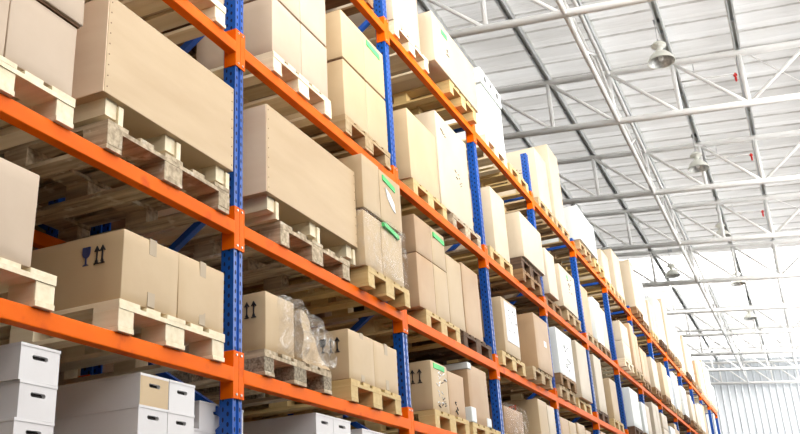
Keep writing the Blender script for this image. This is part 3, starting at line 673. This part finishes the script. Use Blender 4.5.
marks(b, 'front', [rect(.10, .16, .58, .66)], M_PAPER, 0, 0, 'white_paper', out=.010); marks(b, 'front', squiggle(3, 12, .35, .3), M_INK, .15, .3, 'dark_scribble', out=.013)
b = carton(1, 6.92, 7.66, .76, 'tan', d=.8, x0=.12, desc='tall tan carton'); marks(b, 'front', [rect(.38, .36, .5, .44)], M_PAPER, 0, 0, 'white_paper', out=.010)
pallet(1, 8.22, 'light', x0=.05); pallet(1, 8.24, 'brown', tier=1, x0=.08); pallet(1, 9.55, 'yellow')
b = carton(1, 8.40, 9.36, .72, 'white', tier=2, d=.7, x0=.05, desc='white-fronted carton with scribble'); marks(b, 'front', squiggle(13, 14, .3, .45), M_INK, .35, .12, 'dark_scribble', out=.010)
carton(1, 9.60, 10.35, .92, 'pale', d=.7, x0=.06, desc='tall pale carton'); 
# ---- third beam up
pallet(2, -2.4, 'light'); pallet(2, -1.08, 'clean'); carton(2, -2.4, -1.5, .9, 'pink', desc='tall pinkish carton'); carton(2, -1.06, -.14, .9, 'pink', desc='tall pinkish carton')
pallet(2, .52, 'clean', wd=.92); pallet(2, 1.71, 'light')
for j, (ya, yb) in enumerate(((.52, .965), (.97, 1.42))):
    carton(2, ya, yb, .50, 'pink', d=.7, label='pinkish carton, third beam, lower row, %s one right of first full post' % ORD[j]); carton(2, ya, yb, .62, 'pink', dz=.508, lift=.012, d=.7, label='pinkish carton, third beam, upper row, %s one right of first full post' % ORD[j])
for j, (ya, yb) in enumerate(((1.73, 2.2), (2.205, 2.65))):
    carton(2, ya, yb, .565, 'kraft', d=.7, label='kraft carton, lower row, third beam, %s one left of second post' % ORD[j]); b = carton(2, ya, yb, .50, 'kraft', dz=.575, lift=.012, d=.7, label='kraft carton, upper row, third beam, %s one left of second post' % ORD[j])
marks(b, 'front', [[(.05, .40), (.34, .38), (.34, .44), (.05, .46)]], M_GREEN, 0, 0, 'green_strip', out=.010)
pallet(2, 3.22, 'yellow'); pallet(2, 4.36, 'grey')
carton(2, 3.20, 4.01, .80, 'kraft', desc='big kraft carton', d=.7)
b = carton(2, 4.06, 5.10, 1.17, 'pale', desc='tall pale carton with small marks', d=.7); marks(b, 'front', squiggle(17, 7, .2, .2), M_INK, .5, .42, 'dark_scribble', out=.010); marks(b, 'front', squiggle(18, 5, .16, .12), M_INK, .1, .9, 'dark_print', out=.010)
pallet(2, 5.66, 'yellow'); pallet(2, 6.80, 'brown', x0=.08); pallet(2, 6.80, 'dark', tier=1, x0=.08); pallet(2, 8.24, 'brown', x0=.0)
carton(2, 5.95, 6.56, .92, 'pale', d=.8, desc='tall pale carton')
carton(2, 6.82, 7.90, .70, 'white', tier=2, d=.7, x0=.12, desc='big white-fronted carton', mt='white') if False else carton(2, 6.82, 7.90, .66, 'pale', tier=2, d=.7, x0=.12, desc='big pale carton')
carton(2, 8.22, 8.75, .72, 'pale', d=.7, x0=.08, desc='pale carton')
pallet(2, 9.3, 'light', x0=.06); b = carton(2, 9.05, 10.05, .70, 'pale', d=.7, x0=.08, desc='pale scribbled carton with green dot'); marks(b, 'front', squiggle(23, 12, .3, .3), M_INK, .4, .3, 'dark_scribble', out=.010); marks(b, 'front', [rect(.42, .56, .52, .61)], M_GREEN, 0, 0, 'green_sticker', out=.010)
# ---- top beam
pallet(3, -2.3, 'light'); pallet(3, -1.1, 'brown'); pallet(3, .3, 'light'); pallet(3, 1.5, 'brown'); carton(3, .3, 1.2, .8, 'pink'); carton(3, 1.5, 2.4, .8, 'pink'); carton(3, -2.3, -1.4, .8, 'pink'); carton(3, -1.1, -.2, .8, 'pink')
pallet(3, 2.9, 'clean', x0=.04); pallet(3, 4.36, 'yellow', x0=.10); 
b = carton(3, 2.88, 3.62, 1.2, 'pale', d=.8, x0=.04, desc='tall pale carton')
b = carton(3, 3.86, 5.36, .66, 'pale', d=.85, x0=.12, label='long pale carton with a green sticker on the top beam, third bay'); marks(b, 'front', [rect(.28, .50, .46, .56)], M_GREEN, 0, 0, 'green_sticker', out=.010); marks(b, 'front', squiggle(29, 6, .1, .16), M_INK, .38, .22, 'dark_print', out=.010)
pallet(3, 5.98, 'clean'); pallet(3, 7.05, 'yellow')
carton(3, 6.02, 6.93, .80, 'white', d=.8, label='white carton, lower of two on the top beam in the fourth bay'); b = carton(3, 5.98, 6.93, .235, 'white', dz=.805, d=.85, x0=.01, label='flat white carton, upper of two on the top beam in the fourth bay')
marks(b, 'front', [rect(.16, .08, .22, .15), rect(.40, .10, .45, .16), rect(.7, .08, .76, .15)], M_INK, 0, 0, 'dark_print', out=.010)
pallet(3, 8.55, 'light'); pallet(3, 9.62, 'light')
b = carton(3, 8.72, 9.45, .95, 'pale', d=1.1, desc='tall pale carton with small print'); marks(b, 'side', squiggle(31, 6, .12, .1) + squiggle(32, 4, .1, .06), M_INK, .72, .52, 'dark_print', dd=1.1, out=.010)
b = carton(3, 9.72, 10.42, 1.42, 'pale', d=1.1, desc='very tall pale carton with dark spot'); marks(b, 'side', [[(.06 * math.cos(t * .785) * .7 + .62, .06 * math.sin(t * .785) + 1.15) for t in range(8)]] + squiggle(33, 8, .14, .12), M_INK, .05, .1, 'dark_print', dd=1.1, out=.010) if False else marks(b, 'side', [[(.05 * math.cos(t * .785) + .66, .05 * math.sin(t * .785) + 1.18) for t in range(8)], rect(.85, 1.2, .95, 1.23), rect(.85, 1.12, .95, 1.15), rect(.88, .72, .97, .75), rect(.92, .62, .98, .68)], M_INK, 0, 0, 'dark_print', dd=1.1, out=.010)

# ---- the bays running away: individually placed, seeded sizes
rnd = random.Random(12)
def far_fill(lv, n0, n1):
    for n in range(n0, n1):
        simple = n >= 6
        for j in range(2):
            y = n * L + .16 + j * 1.27 + rnd.uniform(-.03, .06); kind = rnd.choice(['yellow', 'light', 'light', 'brown', 'grey', 'dark', 'clean'])
            x0 = rnd.choice([.06, .10, .13]); pallet(lv, y, kind, simple=simple, x0=x0)
            tier = 1
            if rnd.random() < .12: pallet(lv, y, kind, tier=1, simple=simple, x0=x0); tier = 2
            hmax = {0: .55, 1: .95, 2: 1.05, 3: 1.25}[lv]; mt = rnd.choice(['pale', 'white', 'pale', 'kraft', 'white', 'pale', 'tan'])
            k = rnd.random(); ww = rnd.uniform(.80, .95)
            h = rnd.uniform(.62, 1.0) * hmax
            if lv == 3 and rnd.random() < .2: h *= 1.25
            if k < .4: carton(lv, y + .02, y + ww, h, mt, tier=tier, d=1.0, x0=x0)
            elif k < .75:
                c = y + ww * rnd.uniform(.42, .58); carton(lv, y + .0, c - .003, h, mt, tier=tier, d=.95, x0=x0); carton(lv, c + .003, y + ww, h * rnd.choice([1, 1, .85]), rnd.choice([mt, 'pale']), tier=tier, d=.95, x0=x0)
            else:
                h1 = h * rnd.uniform(.42, .58); carton(lv, y + .02, y + ww, h1, mt, tier=tier, d=1.0, x0=x0, stack='lower'); carton(lv, y + .02, y + ww, h - h1, mt, tier=tier, dz=h1 + .004, d=1.0, x0=x0, stack='upper')
# first the cartons read off the photograph, then the rest
pallet(2, 10.92, 'light'); carton(2, 10.75 + .2, 11.52, .86, 'tan', d=.8, desc='tall tan carton'); pallet(2, 12.05, 'brown'); carton(2, 11.95, 12.55, .87, 'white', d=.8, desc='white carton'); carton(2, 12.57, 13.0, .8, 'pale', d=.8)
pallet(1, 10.93, 'dark'); carton(1, 11.24, 11.85, 1.0, 'pale', d=.8, desc='tall pale carton'); pallet(1, 12.3, 'yellow'); carton(1, 12.45, 13.05, .77, 'kraft', d=.8)
pallet(3, 10.98, 'light', x0=.08); pallet(3, 12.2, 'yellow', x0=.08); carton(3, 10.95, 12.4, .66, 'white', x0=.12, d=.9, desc='long white carton'); carton(3, 12.45, 13.1, .5, 'pale')
pallet(3, 13.62, 'yellow'); pallet(3, 14.85, 'light'); carton(3, 13.6, 14.3, .62, 'pale'); carton(3, 14.93, 15.83, 1.02, 'pale', d=1.1, desc='tall pale carton')
far_fill(1, 5, 8); far_fill(2, 5, 11); far_fill(3, 6, 13)

# ---- back row behind: posts, beams and loads seen dimly between the shelves
BX = -RD - .35
bi = 0
for n in range(-1, 4):
    for lv in (0, 1, 2, 3):
        for j in range(2):
            y = n * L + .2 + j * 1.26; k = ['brown', 'dark', 'dark', 'dark'][(n + lv + j) % 4]  # darker woods chosen to paint the shade of this row
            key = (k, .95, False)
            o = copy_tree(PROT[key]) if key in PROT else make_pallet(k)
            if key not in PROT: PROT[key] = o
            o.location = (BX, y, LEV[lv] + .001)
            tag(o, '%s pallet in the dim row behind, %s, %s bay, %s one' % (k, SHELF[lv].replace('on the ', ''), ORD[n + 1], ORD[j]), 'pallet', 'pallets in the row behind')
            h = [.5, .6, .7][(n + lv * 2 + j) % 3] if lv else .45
            me = carton_mesh(.88, 1.0, h, CARD['brown'], bi); bi += 1  # brown board on every carton deepens the painted shade here
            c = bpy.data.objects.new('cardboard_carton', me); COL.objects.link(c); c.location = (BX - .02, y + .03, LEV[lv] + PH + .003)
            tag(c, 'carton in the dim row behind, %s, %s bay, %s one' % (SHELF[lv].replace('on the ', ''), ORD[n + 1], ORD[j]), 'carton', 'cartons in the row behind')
for n in range(-1, 5):
    make_frame('rack_upright', n * L, False, 'blue rack upright in the dim row behind, %s from the left' % ORD[n + 1], xo=BX + .03)
    if n < 4:
        for lv in (0, 1, 2, 3):
            for back in (0, 1):
                o = copy_tree(beam0); o.location = (BX + .03, n * L, LEV[lv]); o.rotation_euler = (0, 0, 0)
                if back: o.location = (BX + .03 - RD, (n + 1) * L + .1, LEV[lv]); o.rotation_euler = (0, 0, math.pi)
                tag(o, 'orange %s beam of the dim row behind, %s, %s bay' % ('rear' if back else 'front', BEAMN[lv], ORD[n + 1]), 'rack beam', 'orange beams of the row behind')

# ---- the rack goes on towards the viewer: one unseen loaded bay beside the camera, added to shade the shelf interiors, and its twin in the row behind
for row, xo in (('front', 0.0), ('rear', BX + .03)):
    make_frame('rack_upright', -2 * L, False, 'blue rack upright at the very near end of the %s row, beside the viewer' % row, xo=xo)
    for lv in (-1, 0, 1, 2, 3):
        for back in (0, 1):
            o = copy_tree(beam0); o.location = (xo, -2 * L, LEV[lv])
            if back: o.location = (xo - RD, -L + .1, LEV[lv]); o.rotation_euler = (0, 0, math.pi)
            tag(o, 'orange %s beam, %s, nearest bay of the %s row beside the viewer' % ('rear' if back else 'front', BEAMN[lv], row), 'rack beam', 'orange beams beside the viewer')
        for j in range(2):
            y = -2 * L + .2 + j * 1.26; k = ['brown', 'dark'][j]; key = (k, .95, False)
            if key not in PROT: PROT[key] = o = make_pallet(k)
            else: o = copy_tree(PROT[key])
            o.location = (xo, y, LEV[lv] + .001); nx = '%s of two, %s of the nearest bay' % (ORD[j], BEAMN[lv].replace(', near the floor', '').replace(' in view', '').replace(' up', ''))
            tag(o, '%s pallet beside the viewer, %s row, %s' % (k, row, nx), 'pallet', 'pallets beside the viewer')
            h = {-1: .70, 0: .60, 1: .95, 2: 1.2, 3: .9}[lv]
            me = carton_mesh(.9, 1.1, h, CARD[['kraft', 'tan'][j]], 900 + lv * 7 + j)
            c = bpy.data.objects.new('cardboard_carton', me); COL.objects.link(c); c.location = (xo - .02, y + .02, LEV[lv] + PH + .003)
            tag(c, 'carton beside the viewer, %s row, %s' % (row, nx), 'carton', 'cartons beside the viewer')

# ------------------------------------------------------------------ labels that single things out
def bay(y): return max(-1, min(NB - 1, int(math.floor(y / L)))) + 1
cells = {}
for q in PALS: cells.setdefault((q[0], bay(q[1] + .4)), []).append(q)
for (lv, bn), qs in cells.items():
    ysd = sorted({round(q[1] / .35) for q in qs})
    for lvq, y, tier, kind, o in qs:
        dbl = [t for t in qs if abs(t[1] - y) < .3]
        pos = ORD[ysd.index(round(y / .35))]
        st = '' if len(dbl) < 2 else (' upper of two,' if tier else ' lower of two,')
        tag(o, '%s pallet,%s %s from left %s, %s bay' % (WDN[kind], st, pos, SHELF[lv], ORD[bn]), 'pallet', 'wooden pallets %s' % SHELF[lv])
cells = {}
for q in BOX:
    if not q['label']: cells.setdefault((q['lv'], bay(q['y'])), []).append(q)
for (lv, bn), qs in cells.items():
    qs.sort(key=lambda q: (q['y'], q['z'])); cols = []
    for q in qs:
        if not cols or abs(cols[-1] - q['y']) > .06: cols.append(q['y'])
        q['c'] = len(cols) - 1
    for q in qs:
        same = [t for t in qs if t['c'] == q['c']]
        d = q['desc'] or ('%s carton' % q['nm'] if q['h'] < .75 else 'tall %s carton' % q['nm'])
        st = '' if len(same) < 2 else (' upper,' if q is same[-1] else ' lower,')
        q['label'] = '%s,%s %s from left %s, %s bay' % (d, st, ORD[q['c']], SHELF[lv], ORD[bn])
for q in BOX: tag(q['o'], q['label'], q['cat'], 'cartons %s' % SHELF[q['lv']])
